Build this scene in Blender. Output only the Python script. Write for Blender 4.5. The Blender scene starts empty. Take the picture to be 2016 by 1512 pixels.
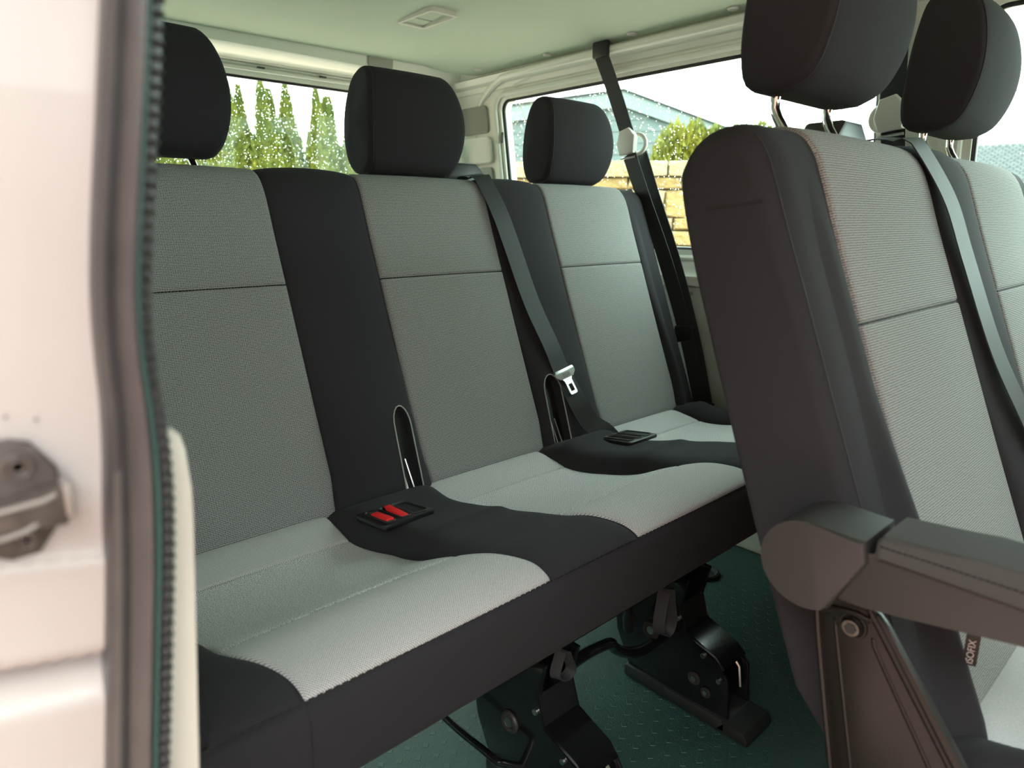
import bpy, bmesh, math, random
from mathutils import Vector, Matrix
R = math.radians
random.seed(7)
scene = bpy.context.scene
col = scene.collection
PI = math.pi

# ------------------------------------------------------------------ camera
F, PITCH, HEAD = 1340.0, R(13.3906), R(47.6662)
CAM = Vector((0.0, 0.0, 0.86))
fw = Vector((math.cos(HEAD)*math.cos(PITCH), math.sin(HEAD)*math.cos(PITCH), -math.sin(PITCH)))
rt = Vector((math.sin(HEAD), -math.cos(HEAD), 0)); up = rt.cross(fw)
cam_d = bpy.data.cameras.new('camera'); cam = bpy.data.objects.new('camera', cam_d); col.objects.link(cam)
cam_d.sensor_width = 36; cam_d.lens = F/2016*36; cam_d.clip_start = 0.01; cam_d.clip_end = 300
M = Matrix((( rt.x, up.x, -fw.x, CAM.x), (rt.y, up.y, -fw.y, CAM.y), (rt.z, up.z, -fw.z, CAM.z), (0, 0, 0, 1)))
cam.matrix_world = M
cam_d.dof.use_dof = True; cam_d.dof.focus_distance = 1.15; cam_d.dof.aperture_fstop = 6.0
scene.camera = cam
# ------------------------------------------------------------------ overcast sky, exposure
world = bpy.data.worlds.new('overcast_sky'); scene.world = world; world.use_nodes = True
bg = world.node_tree.nodes['Background']; bg.inputs[0].default_value = (0.93, 1.0, 0.975, 1); bg.inputs[1].default_value = 1.0
vs = scene.view_settings
vs.view_transform = 'Standard'; vs.look = 'None'; vs.gamma = 1.0; vs.use_curve_mapping = False; vs.exposure = 3.42
try:
    scene.cycles.max_bounces = 10; scene.cycles.transparent_max_bounces = 16
    scene.cycles.diffuse_bounces = 6
except Exception: pass

# ------------------------------------------------------------------ materials
MATS = {}
def mat(name, color, rough=0.6, metal=0.0, bump=None, noise=None, sheen=0.0, coat=0.0, spec=0.5):
    m = bpy.data.materials.new(name); m.use_nodes = True; MATS[name] = m
    nt = m.node_tree; b = nt.nodes['Principled BSDF']
    b.inputs['Base Color'].default_value = (*color, 1); b.inputs['Roughness'].default_value = rough
    b.inputs['Metallic'].default_value = metal; b.inputs['Sheen Weight'].default_value = sheen
    b.inputs['Coat Weight'].default_value = coat; b.inputs['Specular IOR Level'].default_value = spec
    tc = nt.nodes.new('ShaderNodeTexCoord')
    if noise:   # (scale, second colour, amount)
        n = nt.nodes.new('ShaderNodeTexNoise'); n.inputs['Scale'].default_value = noise[0]; n.inputs['Detail'].default_value = 5
        nt.links.new(tc.outputs['Object'], n.inputs['Vector'])
        r = nt.nodes.new('ShaderNodeValToRGB'); r.color_ramp.elements[0].position = .5-noise[2]; r.color_ramp.elements[1].position = .5+noise[2]
        r.color_ramp.elements[0].color = (*color, 1); r.color_ramp.elements[1].color = (*noise[1], 1)
        nt.links.new(n.outputs['Fac'], r.inputs['Fac']); nt.links.new(r.outputs['Color'], b.inputs['Base Color'])
    if bump:    # (scale, strength, distance)
        n = nt.nodes.new('ShaderNodeTexNoise'); n.inputs['Scale'].default_value = bump[0]; n.inputs['Detail'].default_value = 3
        nt.links.new(tc.outputs['Object'], n.inputs['Vector'])
        bn = nt.nodes.new('ShaderNodeBump'); bn.inputs['Strength'].default_value = bump[1]; bn.inputs['Distance'].default_value = bump[2]
        nt.links.new(n.outputs['Fac'], bn.inputs['Height']); nt.links.new(bn.outputs['Normal'], b.inputs['Normal'])
    return m

def weave(name, dark, light, period, pv=None, grain=0.5, checker=True):
    """woven cloth: threads laid out in the cloth's own UV, in metres"""
    m = mat(name, light, 0.95, sheen=0.02, spec=0.15); nt = m.node_tree; b = nt.nodes['Principled BSDF']
    N = nt.nodes.new; L = nt.links.new
    uv = N('ShaderNodeUVMap'); sp = N('ShaderNodeSeparateXYZ'); L(uv.outputs[0], sp.inputs[0])
    def sn(sock, per):
        a = N('ShaderNodeMath'); a.operation = 'MULTIPLY'; a.inputs[1].default_value = 2*PI/per; L(sock, a.inputs[0])
        c = N('ShaderNodeMath'); c.operation = 'SINE'; L(a.outputs[0], c.inputs[0]); return c
    su = sn(sp.outputs[0], period); sv = sn(sp.outputs[1], pv or period)
    w = N('ShaderNodeMath')
    if checker: w.operation = 'MULTIPLY'; L(su.outputs[0], w.inputs[0]); L(sv.outputs[0], w.inputs[1])
    else:
        w.operation = 'MULTIPLY_ADD'; L(su.outputs[0], w.inputs[0]); w.inputs[1].default_value = .25; sv2 = N('ShaderNodeMath'); sv2.operation = 'MULTIPLY'; sv2.inputs[1].default_value = .75; L(sv.outputs[0], sv2.inputs[0]); L(sv2.outputs[0], w.inputs[2])
    n = N('ShaderNodeTexNoise'); n.inputs['Scale'].default_value = 650; n.inputs['Detail'].default_value = 2; L(uv.outputs[0], n.inputs['Vector'])
    nm = N('ShaderNodeMath'); nm.operation = 'MULTIPLY_ADD'; nm.inputs[1].default_value = grain*2.2; nm.inputs[2].default_value = -grain*1.1
    L(n.outputs['Fac'], nm.inputs[0])
    ad = N('ShaderNodeMath'); ad.operation = 'MULTIPLY_ADD'; ad.inputs[1].default_value = .5; L(w.outputs[0], ad.inputs[0]); L(nm.outputs[0], ad.inputs[2])
    ad2 = N('ShaderNodeMath'); ad2.operation = 'ADD'; ad2.inputs[1].default_value = .5; ad2.use_clamp = True; L(ad.outputs[0], ad2.inputs[0])
    mx = N('ShaderNodeMix'); mx.data_type = 'RGBA'; mx.inputs[6].default_value = (*dark, 1); mx.inputs[7].default_value = (*light, 1)
    L(ad2.outputs[0], mx.inputs[0]); L(mx.outputs[2], b.inputs['Base Color'])
    bn = N('ShaderNodeBump'); bn.inputs['Strength'].default_value = .12; bn.inputs['Distance'].default_value = .0004
    L(ad2.outputs[0], bn.inputs['Height']); L(bn.outputs['Normal'], b.inputs['Normal'])
    return m

weave('cloth_check', (.08, .079, .081), (.74, .72, .73), .0027, grain=.22)
weave('cloth_melange', (.14, .137, .14), (.74, .725, .735), .0026, grain=1.5)
weave('cloth_rib', (.08, .08, .079), (.36, .36, .355), .0034, .0026, grain=.9, checker=False)
mat('cloth_arm', (.060, .058, .057), .9, spec=.12, bump=(900, .25, .0004))
mat('cloth_dark', (.028, .0265, .030), .92, sheen=.02, spec=.12, bump=(900, .25, .0004))
mat('thread', (.012, .012, .013), .8)
mat('thread_light', (.20, .20, .19), .8)
mat('plastic_dark', (.026, .023, .022), .5, bump=(700, .15, .0004))
mat('plastic_black', (.012, .012, .013), .4)
mat('plastic_grey', (.30, .31, .28), .6, bump=(500, .1, .0004))
mat('plastic_light', (.62, .62, .58), .45)
mat('gloss_black', (.006, .006, .007), .18, coat=.4)
mat('bracket_steel', (.009, .007, .006), .33, spec=.32)
mat('chrome', (.82, .80, .78), .08, metal=1)
mat('steel', (.62, .63, .62), .3, metal=1)
mat('bolt_dark', (.16, .14, .13), .3, metal=1)
mat('webbing', (.026, .027, .029), .6, spec=.3, bump=(1600, .3, .0003))
mat('red', (.75, .018, .02), .4)
mat('paint_white', (.76, .79, .72), .25, coat=.3)
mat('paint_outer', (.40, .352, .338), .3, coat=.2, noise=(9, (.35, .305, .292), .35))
mat('sealant', (.66, .67, .60), .6, bump=(160, .4, .002))
mat('headliner', (.47, .555, .455), .85, bump=(320, .25, .0008))
mat('hardboard', (.36, .37, .33), .8, bump=(250, .2, .0006))
mat('rubber_seal', (.030, .027, .028), .33, noise=(55, (.045, .040, .040), .35))
mat('rubber_lip', (.045, .13, .115), .5)
mat('rubber_floor', (.026, .066, .057), .5, bump=(330, .7, .002), spec=.5)
mat('rubber_stud', (.028, .070, .060), .45, spec=.5)
mat('rubber_foot', (.014, .017, .017), .5)
mat('catch_metal', (.040, .030, .026), .45, metal=.3, noise=(160, (.085, .065, .055), .3))
mat('catch_bright', (.20, .17, .155), .45, metal=.3)
mat('trim_cream', (.54, .49, .43), .6, bump=(500, .2, .0005))
mat('lens', (.20, .25, .245), .2)
mat('text_white', (.75, .75, .75), .7)
mat('stone_a', (.20, .125, .042), .9, bump=(13, 1.0, .05), noise=(5, (.28, .20, .085), .25))
mat('stone_b', (.27, .195, .10), .9, bump=(13, 1.0, .05), noise=(6, (.36, .29, .17), .25))
mat('stone_c', (.19, .125, .065), .9, bump=(13, 1.0, .05), noise=(6, (.29, .21, .12), .25))
mat('mortar', (.08, .065, .05), .95)
mat('siding', (.085, .105, .106), .7)
mat('siding_gable', (.05, .062, .065), .7)
mat('fascia', (.14, .165, .164), .6)
mat('roof_dark', (.02, .021, .023), .8)
mat('tile_grey', (.035, .038, .041), .8, noise=(3, (.06, .063, .066), .3))
mat('added_wall_pink', (.27, .155, .12), .9, bump=(60, .4, .01))
mat('grass', (.045, .070, .018), .95, noise=(30, (.075, .10, .025), .3), bump=(60, .5, .03))
mat('bark', (.16, .13, .10), .9)
mat('gravel', (.46, .30, .24), .95, noise=(60, (.56, .40, .33), .3), bump=(80, .5, .02))
def leafmat(name, a, bcol, scale):
    m = mat(name, a, .75, noise=(scale, bcol, .16), spec=.3); return m
leafmat('leaf_cypress', (.052, .078, .024), (.165, .165, .016), 1.3)
leafmat('leaf_hedge', (.045, .075, .012), (.20, .165, .010), 2.2)
# automotive glass
g = bpy.data.materials.new('glass_pane'); g.use_nodes = True; MATS['glass_pane'] = g; nt = g.node_tree; nt.nodes.clear()
o_ = nt.nodes.new('ShaderNodeOutputMaterial'); tr = nt.nodes.new('ShaderNodeBsdfTransparent'); tr.inputs[0].default_value = (.885, .99, .95, 1)
gl = nt.nodes.new('ShaderNodeBsdfGlossy'); gl.inputs['Roughness'].default_value = .02
lw = nt.nodes.new('ShaderNodeLayerWeight'); lw.inputs[0].default_value = .5; pw = nt.nodes.new('ShaderNodeMath'); pw.operation = 'POWER'; pw.inputs[1].default_value = 5
nt.links.new(lw.outputs['Facing'], pw.inputs[0]); fr = nt.nodes.new('ShaderNodeMath'); fr.operation = 'MULTIPLY_ADD'; fr.inputs[1].default_value = .7; fr.inputs[2].default_value = .01; nt.links.new(pw.outputs[0], fr.inputs[0])
mx = nt.nodes.new('ShaderNodeMixShader')
nt.links.new(fr.outputs[0], mx.inputs[0]); nt.links.new(tr.outputs[0], mx.inputs[1]); nt.links.new(gl.outputs[0], mx.inputs[2]); nt.links.new(mx.outputs[0], o_.inputs[0])
w = bpy.data.materials.new('rain_water'); w.use_nodes = True; MATS['rain_water'] = w; nt = w.node_tree; nt.nodes.clear()
o_ = nt.nodes.new('ShaderNodeOutputMaterial'); gb = nt.nodes.new('ShaderNodeBsdfGlass'); gb.inputs['IOR'].default_value = 1.33; gb.inputs['Roughness'].default_value = 0
nt.links.new(gb.outputs[0], o_.inputs[0])

# ------------------------------------------------------------------ mesh helpers
class MB:
    def __init__(s): s.v = []; s.f = []; s.uv = []; s.has_uv = False
    def add(s, v, f, uv=None):
        k = len(s.v); s.v += [tuple(p) for p in v]; s.f += [tuple(i+k for i in q) for q in f]
        if uv: s.has_uv = True; s.uv += uv
        else: s.uv += [(0, 0)]*len(v)
        return s
    def box(s, x0, x1, y0, y1, z0, z1):
        v = [(x, y, z) for x in (x0, x1) for y in (y0, y1) for z in (z0, z1)]
        return s.add(v, [(0, 1, 3, 2), (4, 6, 7, 5), (0, 4, 5, 1), (2, 3, 7, 6), (0, 2, 6, 4), (1, 5, 7, 3)])
    def rbox(s, c, size, bev=.004, seg=2, rot=None):
        bm = bmesh.new(); bmesh.ops.create_cube(bm, size=1)
        for q in bm.verts: q.co = Vector((q.co.x*size[0], q.co.y*size[1], q.co.z*size[2]))
        if bev: bmesh.ops.bevel(bm, geom=list(bm.edges), offset=bev, segments=seg, profile=.5, affect='EDGES')
        if rot: bmesh.ops.rotate(bm, verts=bm.verts, cent=(0, 0, 0), matrix=rot)
        c = Vector(c); bm.verts.index_update()
        v = [q.co+c for q in bm.verts]; f = [[q.index for q in p.verts] for p in bm.faces]; bm.free()
        return s.add(v, f)
    def tube(s, path, r, n=10, caps=True, sx=1.0):
        path = [Vector(p) for p in path]; rs = r if isinstance(r, (list, tuple)) else [r]*len(path)
        v = []; ref = None
        for i, p in enumerate(path):
            d = (path[min(i+1, len(path)-1)]-path[max(i-1, 0)]).normalized()
            if ref is None:
                ref = Vector((0, 0, 1)) if abs(d.z) < .9 else Vector((1, 0, 0))
            a = d.cross(ref).normalized(); b = a.cross(d).normalized(); ref = b
            for k in range(n):
                t = 2*PI*k/n; v.append(p+a*math.cos(t)*rs[i]*sx+b*math.sin(t)*rs[i])
        f = [(i*n+k, i*n+(k+1) % n, (i+1)*n+(k+1) % n, (i+1)*n+k) for i in range(len(path)-1) for k in range(n)]
        if caps: f += [tuple(range(n))[::-1], tuple(range((len(path)-1)*n, len(path)*n))]
        return s.add(v, f)
    def disc(s, c, axis, r, h, n=20, r2=None):
        c = Vector(c); ax = Vector(axis).normalized()
        return s.tube([c, c+ax*h], [r, r2 if r2 else r], n)
    def ring(s, c, axis, r, tr, n=24, m=8):
        c = Vector(c); ax = Vector(axis).normalized(); a = ax.orthogonal().normalized(); b = ax.cross(a)
        v = []
        for i in range(n):
            t = 2*PI*i/n; d = a*math.cos(t)+b*math.sin(t)
            for k in range(m):
                q = 2*PI*k/m; v.append(c+d*(r+tr*math.cos(q))+ax*tr*math.sin(q))
        return s.add(v, [(i*m+k, ((i+1) % n)*m+k, ((i+1) % n)*m+(k+1) % m, i*m+(k+1) % m) for i in range(n) for k in range(m)])
    def prism(s, pts, fn, d0, d1, bev=0, seg=2):
        """polygon pts (2D) mapped by fn(a, b, d), extruded from d0 to d1"""
        bm = bmesh.new()
        lo = [bm.verts.new((p[0], p[1], d0)) for p in pts]; hi = [bm.verts.new((p[0], p[1], d1)) for p in pts]
        n = len(pts); bm.faces.new(lo[::-1]); top = bm.faces.new(hi)
        for i in range(n): bm.faces.new((lo[i], lo[(i+1) % n], hi[(i+1) % n], hi[i]))
        if bev:
            bmesh.ops.bevel(bm, geom=[e for e in bm.edges if abs(e.verts[0].co.z-e.verts[1].co.z) < 1e-9], offset=bev, segments=seg, profile=.5, affect='EDGES')
        bm.verts.index_update()
        v = [fn(*q.co) for q in bm.verts]; f = [[q.index for q in p.verts] for p in bm.faces]; bm.free()
        return s.add(v, f)
    def grid(s, fn, nu, nv, cu=False, cv=False, uv=None):
        v = []; u = []
        for i in range(nu):
            for j in range(nv):
                v.append(fn(i, j))
                if uv: u.append(uv(i, j))
        f = []
        for i in range(nu if cu else nu-1):
            for j in range(nv if cv else nv-1):
                a, b = (i+1) % nu, (j+1) % nv
                f.append((i*nv+j, a*nv+j, a*nv+b, i*nv+b))
        return s.add(v, f, u if uv else None)
    def ribbon(s, path, sides, width, th=.0013):
        path = [Vector(p) for p in path]; v = []
        for i, p in enumerate(path):
            d = (path[min(i+1, len(path)-1)]-path[max(i-1, 0)]).normalized()
            sd = Vector(sides[i] if isinstance(sides, list) else sides); sd = (sd-d*sd.dot(d)).normalized(); nn = d.cross(sd)
            h = width/2
            for a, b in ((-h, -th), (h, -th), (h, th), (-h, th)): v.append(p+sd*a+nn*b)
        m = len(path)
        f = [(i*4+k, i*4+(k+1) % 4, (i+1)*4+(k+1) % 4, (i+1)*4+k) for i in range(m-1) for k in range(4)]
        f += [(3, 2, 1, 0), tuple(range(4*m-4, 4*m))]
        return s.add(v, f)
    def build(s, name, m, parent=None, smooth=True, angle=40, recalc=True, label=None, cat=None, group=None, kind=None, inv=None):
        me = bpy.data.meshes.new(name); me.from_pydata(s.v, [], s.f)
        if s.has_uv:
            l = me.uv_layers.new(name='UVMap')
            for lp in me.loops: l.data[lp.index].uv = s.uv[lp.vertex_index]
        if recalc:
            bm = bmesh.new(); bm.from_mesh(me); bmesh.ops.recalc_face_normals(bm, faces=bm.faces); bm.to_mesh(me); bm.free()
        if smooth:
            me.shade_smooth(); me.set_sharp_from_angle(angle=R(angle))
        me.materials.append(MATS[m]); me.update()
        return link(name, me, parent, label, cat, group, kind)
def link(name, me, parent=None, label=None, cat=None, group=None, kind=None):
    o = bpy.data.objects.new(name, me); col.objects.link(o)
    if parent:
        o.parent = parent
        if parent.type == 'EMPTY': o.matrix_parent_inverse = Matrix.Translation(-parent.location)
    return tag(o, label, cat, group, kind)
def tag(o, label=None, cat=None, group=None, kind=None):
    if label: o['label'] = label
    if cat: o['category'] = cat
    if group: o['group'] = group
    if kind: o['kind'] = kind
    return o
def thing(name, loc, label, cat, group=None):
    e = bpy.data.objects.new(name, None); col.objects.link(e); e.location = loc; e.empty_display_size = .05
    return tag(e, label, cat, group)

def spline(pts, n):
    """Catmull-Rom through pts (any dim), n samples evenly by arc length"""
    P = [Vector(p) for p in pts]; out = []; q = [2*P[0]-P[1]]+P+[2*P[-1]-P[-2]]
    for i in range(1, len(q)-2):
        a, b, c, d = q[i-1:i+3]
        for k in range(40):
            t = k/40
            out.append(.5*((2*b)+(-a+c)*t+(2*a-5*b+4*c-d)*t*t+(-a+3*b-3*c+d)*t**3))
    out.append(P[-1])
    L = [0]
    for i in range(1, len(out)): L.append(L[-1]+(out[i]-out[i-1]).length)
    res = []; j = 0
    for k in range(n):
        s = L[-1]*k/(n-1)
        while j < len(L)-2 and L[j+1] < s: j += 1
        t = (s-L[j])/max(1e-9, L[j+1]-L[j]); res.append(out[j].lerp(out[j+1], min(1, t)))
    return res
def lerpt(x, tab):
    if x <= tab[0][0]: return tab[0][1]
    for (a, b), (c, d) in zip(tab, tab[1:]):
        if x <= c:
            t = (x-a)/(c-a); t = t*t*(3-2*t) if len(tab) < 4 else t
            return b+(d-b)*t
    return tab[-1][1]
def rrect(x0, x1, y0, y1, r, n=8):
    out = []
    for cx, cy, a in ((x1-r, y0+r, -90), (x1-r, y1-r, 0), (x0+r, y1-r, 90), (x0+r, y0+r, 180)):
        for k in range(n+1): t = R(a+90*k/n); out.append((cx+r*math.cos(t), cy+r*math.sin(t)))
    return out
def normals2(pts):
    res = []
    for i in range(len(pts)):
        d = (pts[min(i+1, len(pts)-1)]-pts[max(i-1, 0)]); d.normalize(); res.append(Vector((-d.y, d.x)))
    return res

# ================================================================== SETTING
S = 'structure'
# ground outside
MB().grid(lambda i, j: (-60+140*i/8, -60+140*j/8, -.62), 9, 9).build('ground', 'gravel', kind=S)
MB().grid(lambda i, j: (5.2+75*i/6, -60+140*j/8, -.612), 7, 9).build('lawn', 'grass', kind=S)
# floor
fl = MB().box(-.02, 1.62, -1.5, 2.16, -.04, 0).build('floor', 'rubber_floor', kind=S)
st = MB()
for i in range(60):
    for j in range(84):
        x = .03+.026*i; y = -.5+.030*j+(.015 if i % 2 else 0)
        if x > 1.6 or y > 2.1: continue
        a = .0066; b = .0056
        st.add([(x-a, y, 0), (x, y-a, 0), (x+a, y, 0), (x, y+a, 0), (x-b, y, .0007), (x, y-b, .0007), (x+b, y, .0007), (x, y+b, .0007)],
               [(4, 5, 6, 7), (0, 1, 5, 4), (1, 2, 6, 5), (2, 3, 7, 6), (3, 0, 4, 7)])
st.build('floor_stud', 'rubber_stud', fl, smooth=False, kind='stuff')
MB().ring((1.402, .825, .003), (0, 0, 1), .034, .007).build('tie_down_ring', 'rubber_foot', fl)
MB().disc((1.402, .825, .0), (0, 0, 1), .031, .002).build('tie_down_cup', 'plastic_black', fl)
# side step edge at the door opening
MB().box(-.06, -.02, -1.5, .28, -.12, .0).build('trim_1', 'paint_outer', kind=S)

# far side wall
def wx(z): return 1.655-(z-.72)*.13
def wl(y, z, d): return Vector((wx(z)+d, y, z))
def ring_plate(mb, outer, inner, fn, d0, d1):
    n = len(inner); v = []
    for d in (d0, d1):
        v += [fn(*p, d) for p in outer]; v += [fn(*p, d) for p in inner]
    f = []
    for i in range(n):
        k = (i+1) % n
        f += [(i, k, n+k, n+i), (2*n+i, 3*n+i, 3*n+k, 2*n+k), (n+i, n+k, 3*n+k, 3*n+i), (i, 2*n+i, 2*n+k, k)]
    mb.add(v, f)
wall = MB()
W1 = (.615, 1.80, .785, 1.25); W2 = (-.75, .435, .785, 1.25)
for (a, b, c, d), (o0, o1) in ((W1, (.525, 2.15)), (W2, (-1.4, .525))):
    ring_plate(wall, rrect(o0, o1, .69, 1.285, .0005), rrect(a, b, c, d, .035), wl, 0, .045)
for prof in ([(1.605, 0), (1.625, .3), (1.645, .69), (1.70, .69), (1.70, 0)],
             [(1.596, 1.275), (1.575, 1.283), (1.570, 1.297), (1.548, 1.303), (1.541, 1.320), (1.566, 1.331), (1.562, 1.350), (1.60, 1.36), (1.70, 1.40), (1.70, 1.275)]):
    wall.prism(prof, lambda a, b, d: Vector((a, d, b)), -1.4, 2.15)
wl_o = wall.build('wall_left', 'paint_white', kind=S, angle=10)
# frame bead around each opening, sill ledge, ribs
for (a, b, c, d) in (W1, W2):
    p = [wl(*q, -.004) for q in rrect(a-.022, b+.022, c-.022, d+.016, .05)]
    MB().tube(p+[p[0]], .008, 8, False).build('window_bead', 'paint_white', wl_o)
MB().prism([(.690, 1.628), (.715, 1.622), (.735, 1.638), (.76, 1.648), (.76, 1.67), (.69, 1.67)], lambda a, b, d: Vector((b, d, a)), -1.4, 2.1).build('sill_ledge', 'paint_white', wl_o, angle=25)
rib = spline([(1.550, -.9, 1.315), (1.550, 1.0, 1.315), (1.550, 1.68, 1.312), (1.566, 1.80, 1.298), (1.590, 1.90, 1.25), (1.606, 1.945, 1.16), (1.634, 1.955, .95), (1.666, 1.955, .70)], 70)
MB().tube(rib, .012, 10).build('roof_rail', 'paint_white', wl_o)
MB().tube([(1.578, -.9, 1.30), (1.578, 1.62, 1.30), (1.582, 1.72, 1.285)], .009, 8).build('seal_bead', 'sealant', wl_o)
# grey lining board under the sill with screws
lb = MB().prism([(1.588, .015), (1.618, .35), (1.634, .685), (1.640, .685), (1.624, .35), (1.594, .015)], lambda a, b, d: Vector((a, d, b)), -.4, 1.75).build('lining_board', 'hardboard', wl_o, angle=25)
for y, z in ((1.06, .67), (.55, .67), (1.5, .67)):
    MB().disc((1.634, y, z), (-1, 0, .05), .008, .004, 14, .004).build('screw', 'plastic_grey', lb)
# pads let into the rear pillar
for (y0, y1, z0, z1) in ((1.865, 2.0, 1.155, 1.243), (1.865, 2.0, .90, 1.045)):
    MB().prism(rrect(y0, y1, z0, z1, .014, 4), wl, -.009, .0, .003).build('pillar_pad', 'plastic_grey', wl_o)
MB().prism(rrect(1.855, 2.02, 1.055, 1.145, .02, 4), wl, -.016, 0, .008).build('pillar_swage', 'paint_white', wl_o)
# glazing of the far side
def drops(n, fn, a, b, c, d, seed, r0=.0007, r1=.0019, trails=True):
    rnd = random.Random(seed); mb = MB()
    for _ in range(n):
        y = rnd.uniform(a, b); z = rnd.uniform(c, d); r = rnd.uniform(r0, r1)*(1 if rnd.random() < .85 else 1.5); e = rnd.uniform(1.0, 1.7)
        v = []; m = 6
        for k in range(m): t = 2*PI*k/m; v.append(fn(y+r*math.cos(t), z+r*e*math.sin(t), 0))
        for k in range(m): t = 2*PI*(k+.5)/m; v.append(fn(y+.62*r*math.cos(t), z+.62*r*e*math.sin(t), .55*r))
        v.append(fn(y, z, .75*r))
        f = [tuple(range(m))[::-1]]
        for k in range(m):
            k2 = (k+1) % m; f += [(k, k2, m+k), (k2, m+k2, m+k), (m+k, m+k2, 2*m)]
        mb.add(v, f)
    return mb
def window(name, rect, fn, seed, nd, r0=.0007, r1=.0018):
    a, b, c, d = rect
    p = MB().prism(rrect(a-.006, b+.006, c-.006, d+.006, .04), fn, .018, .0225).build(name, 'glass_pane', kind=S, smooth=False)
    q = [fn(*s, .012) for s in rrect(a+.002, b-.002, c+.002, d-.002, .033)]
    MB().tube(q+[q[0]], .006, 8, False).build('gasket', 'plastic_black', p)
    if nd: drops(nd, lambda y, z, h: fn(y, z, .0226+h), a+.01, b-.01, c+.01, d-.01, seed, r0, r1).build('raindrop', 'rain_water', p, kind='stuff', recalc=False)
    return p
window('window_1', W1, wl, 3, 2600); window('window_2', W2, wl, 4, 400)
# small black clips on the rear edge of the far side pane
for z in (1.135, .985):
    MB().rbox(wl(1.803, z, -.002), (.006, .008, .035), .002).build('window_clip', 'plastic_black', wl_o)

# rear: tailgate with its window, header beam
def wr(x, z, d): return Vector((x, 2.15+d-(z-1.0)*.05, z))
W3 = (.17, 1.49, .86, 1.282)
tail = MB(); ring_plate(tail, rrect(-.03, 1.70, .0, 1.40, .0005), rrect(*W3, .05), wr, 0, .045)
tg = tail.build('wall_rear', 'paint_white', kind=S, angle=25)
window('window_3', W3, wr, 5, 4200, .0005, .0014)
for z, r, y in ((1.300, .006, 2.128), (1.313, .004, 2.132)):
    MB().tube([(.1, y, z), (1.5, y, z)], r, 8).build('tailgate_rib', 'paint_white', tg)
MB().rbox((.83, 2.118, 1.322), (1.45, .03, .012), .004).build('tailgate_sealant', 'sealant', tg)
for x in (.92, 1.12):
    MB().rbox((x, 2.118, 1.306), (.022, .006, .004), 0).build('tailgate_slot', 'plastic_black', tg)
# header beam below the rear edge of the roof lining
def ceil_z(x): return 1.415-.075*((x-.82)/.76)**2
hb = MB()
for i in range(40):
    x = -.02+1.62*i/39; zt = ceil_z(x)+.02
    prof = [(1.975, zt), (1.985, zt-.028), (1.992, 1.330+.2*(zt-1.42)), (2.005, 1.322+.2*(zt-1.42)), (2.10, 1.318), (2.10, zt)]
    hb.v += [(x, a, b) for a, b in prof]; hb.uv += [(0, 0)]*6
for i in range(39):
    for k in range(6): hb.f.append((i*6+k, i*6+(k+1) % 6, (i+1)*6+(k+1) % 6, (i+1)*6+k))
hb.f += [tuple(range(6)), tuple(range(39*6, 40*6))]
hbo = hb.build('trim_2', 'paint_white', kind=S, angle=30)
for x0, x1 in ((1.207, 1.297), (.36, .45)):
    MB().prism(rrect(x0, x1, 1.332, 1.378, .008, 4), lambda a, b, d: Vector((a, 1.992-(b-1.33)*.12+d, b)), -.006, .0, .002).build('header_pad', 'plastic_grey', hbo)
# rounded inner corner between rear pillar and tailgate
cr = MB()
cr.grid(lambda i, j: (1.40+.19*math.sin(PI/2*j/10)-.0, 2.13-.19*(1-math.cos(PI/2*(1-j/10)))*1.0, .6+.75*i/4) if False else
        (1.605-.13*(.6+.75*i/4-.72)-.14*(1-math.sin(PI/2*j/10)), 2.135-.14*(1-math.cos(PI/2*j/10)), .6+.75*i/4), 5, 11)
cr.build('corner_fillet', 'paint_white', wl_o, recalc=False)

# roof skin and lining
MB().box(-.06, 1.72, -1.6, 2.22, 1.425, 1.45).build('roof', 'paint_white', kind=S)
out = rrect(.06, 1.575, -1.3, 1.985, .16, 10)
ce = bmesh.new(); ex = [ce.verts.new((p[0], p[1], 0)) for p in out]; fc = ce.faces.new(ex)
bmesh.ops.triangulate(ce, faces=[fc]); ce.free()
cl = MB(); n = len(out); rings = 12
for k in range(rings+1):
    t = 1-k/rings*.97
    for (x, y) in out:
        X = .82+(x-.82)*t; Y = .34+(y-.34)*t; cl.v.append((X, Y, ceil_z(X)-.012+(.003 if k == 0 else 0))); cl.uv.append((0, 0))
for k in range(rings):
    for i in range(n): cl.f.append((k*n+i, k*n+(i+1) % n, (k+1)*n+(i+1) % n, (k+1)*n+i))
cl.f.append(tuple(range(rings*n, rings*n+n)))
m0 = len(cl.v)
for (x, y) in out: cl.v.append((x, y, ceil_z(x)+.004)); cl.uv.append((0, 0))
for i in range(n): cl.f.append((i, (i+1) % n, m0+(i+1) % n, m0+i))
ceil = cl.build('ceiling', 'headliner', kind=S, angle=50)
for x, y in ((1.535, .60), (1.535, .93), (1.535, 1.22), (1.535, 1.53), (1.52, 1.83), (1.30, 1.955), (.95, 1.955), (.62, 1.955)):
    z = ceil_z(x)-.012
    sc = MB().disc((x, y, z+.001), (0, 0, -1), .014, .004, 16, .011).build('screw', 'plastic_light', ceil)
    MB().disc((x, y, z-.0015), (0, 0, -1), .004, .0012, 10).build('screw_recess', 'plastic_black', sc)

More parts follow.
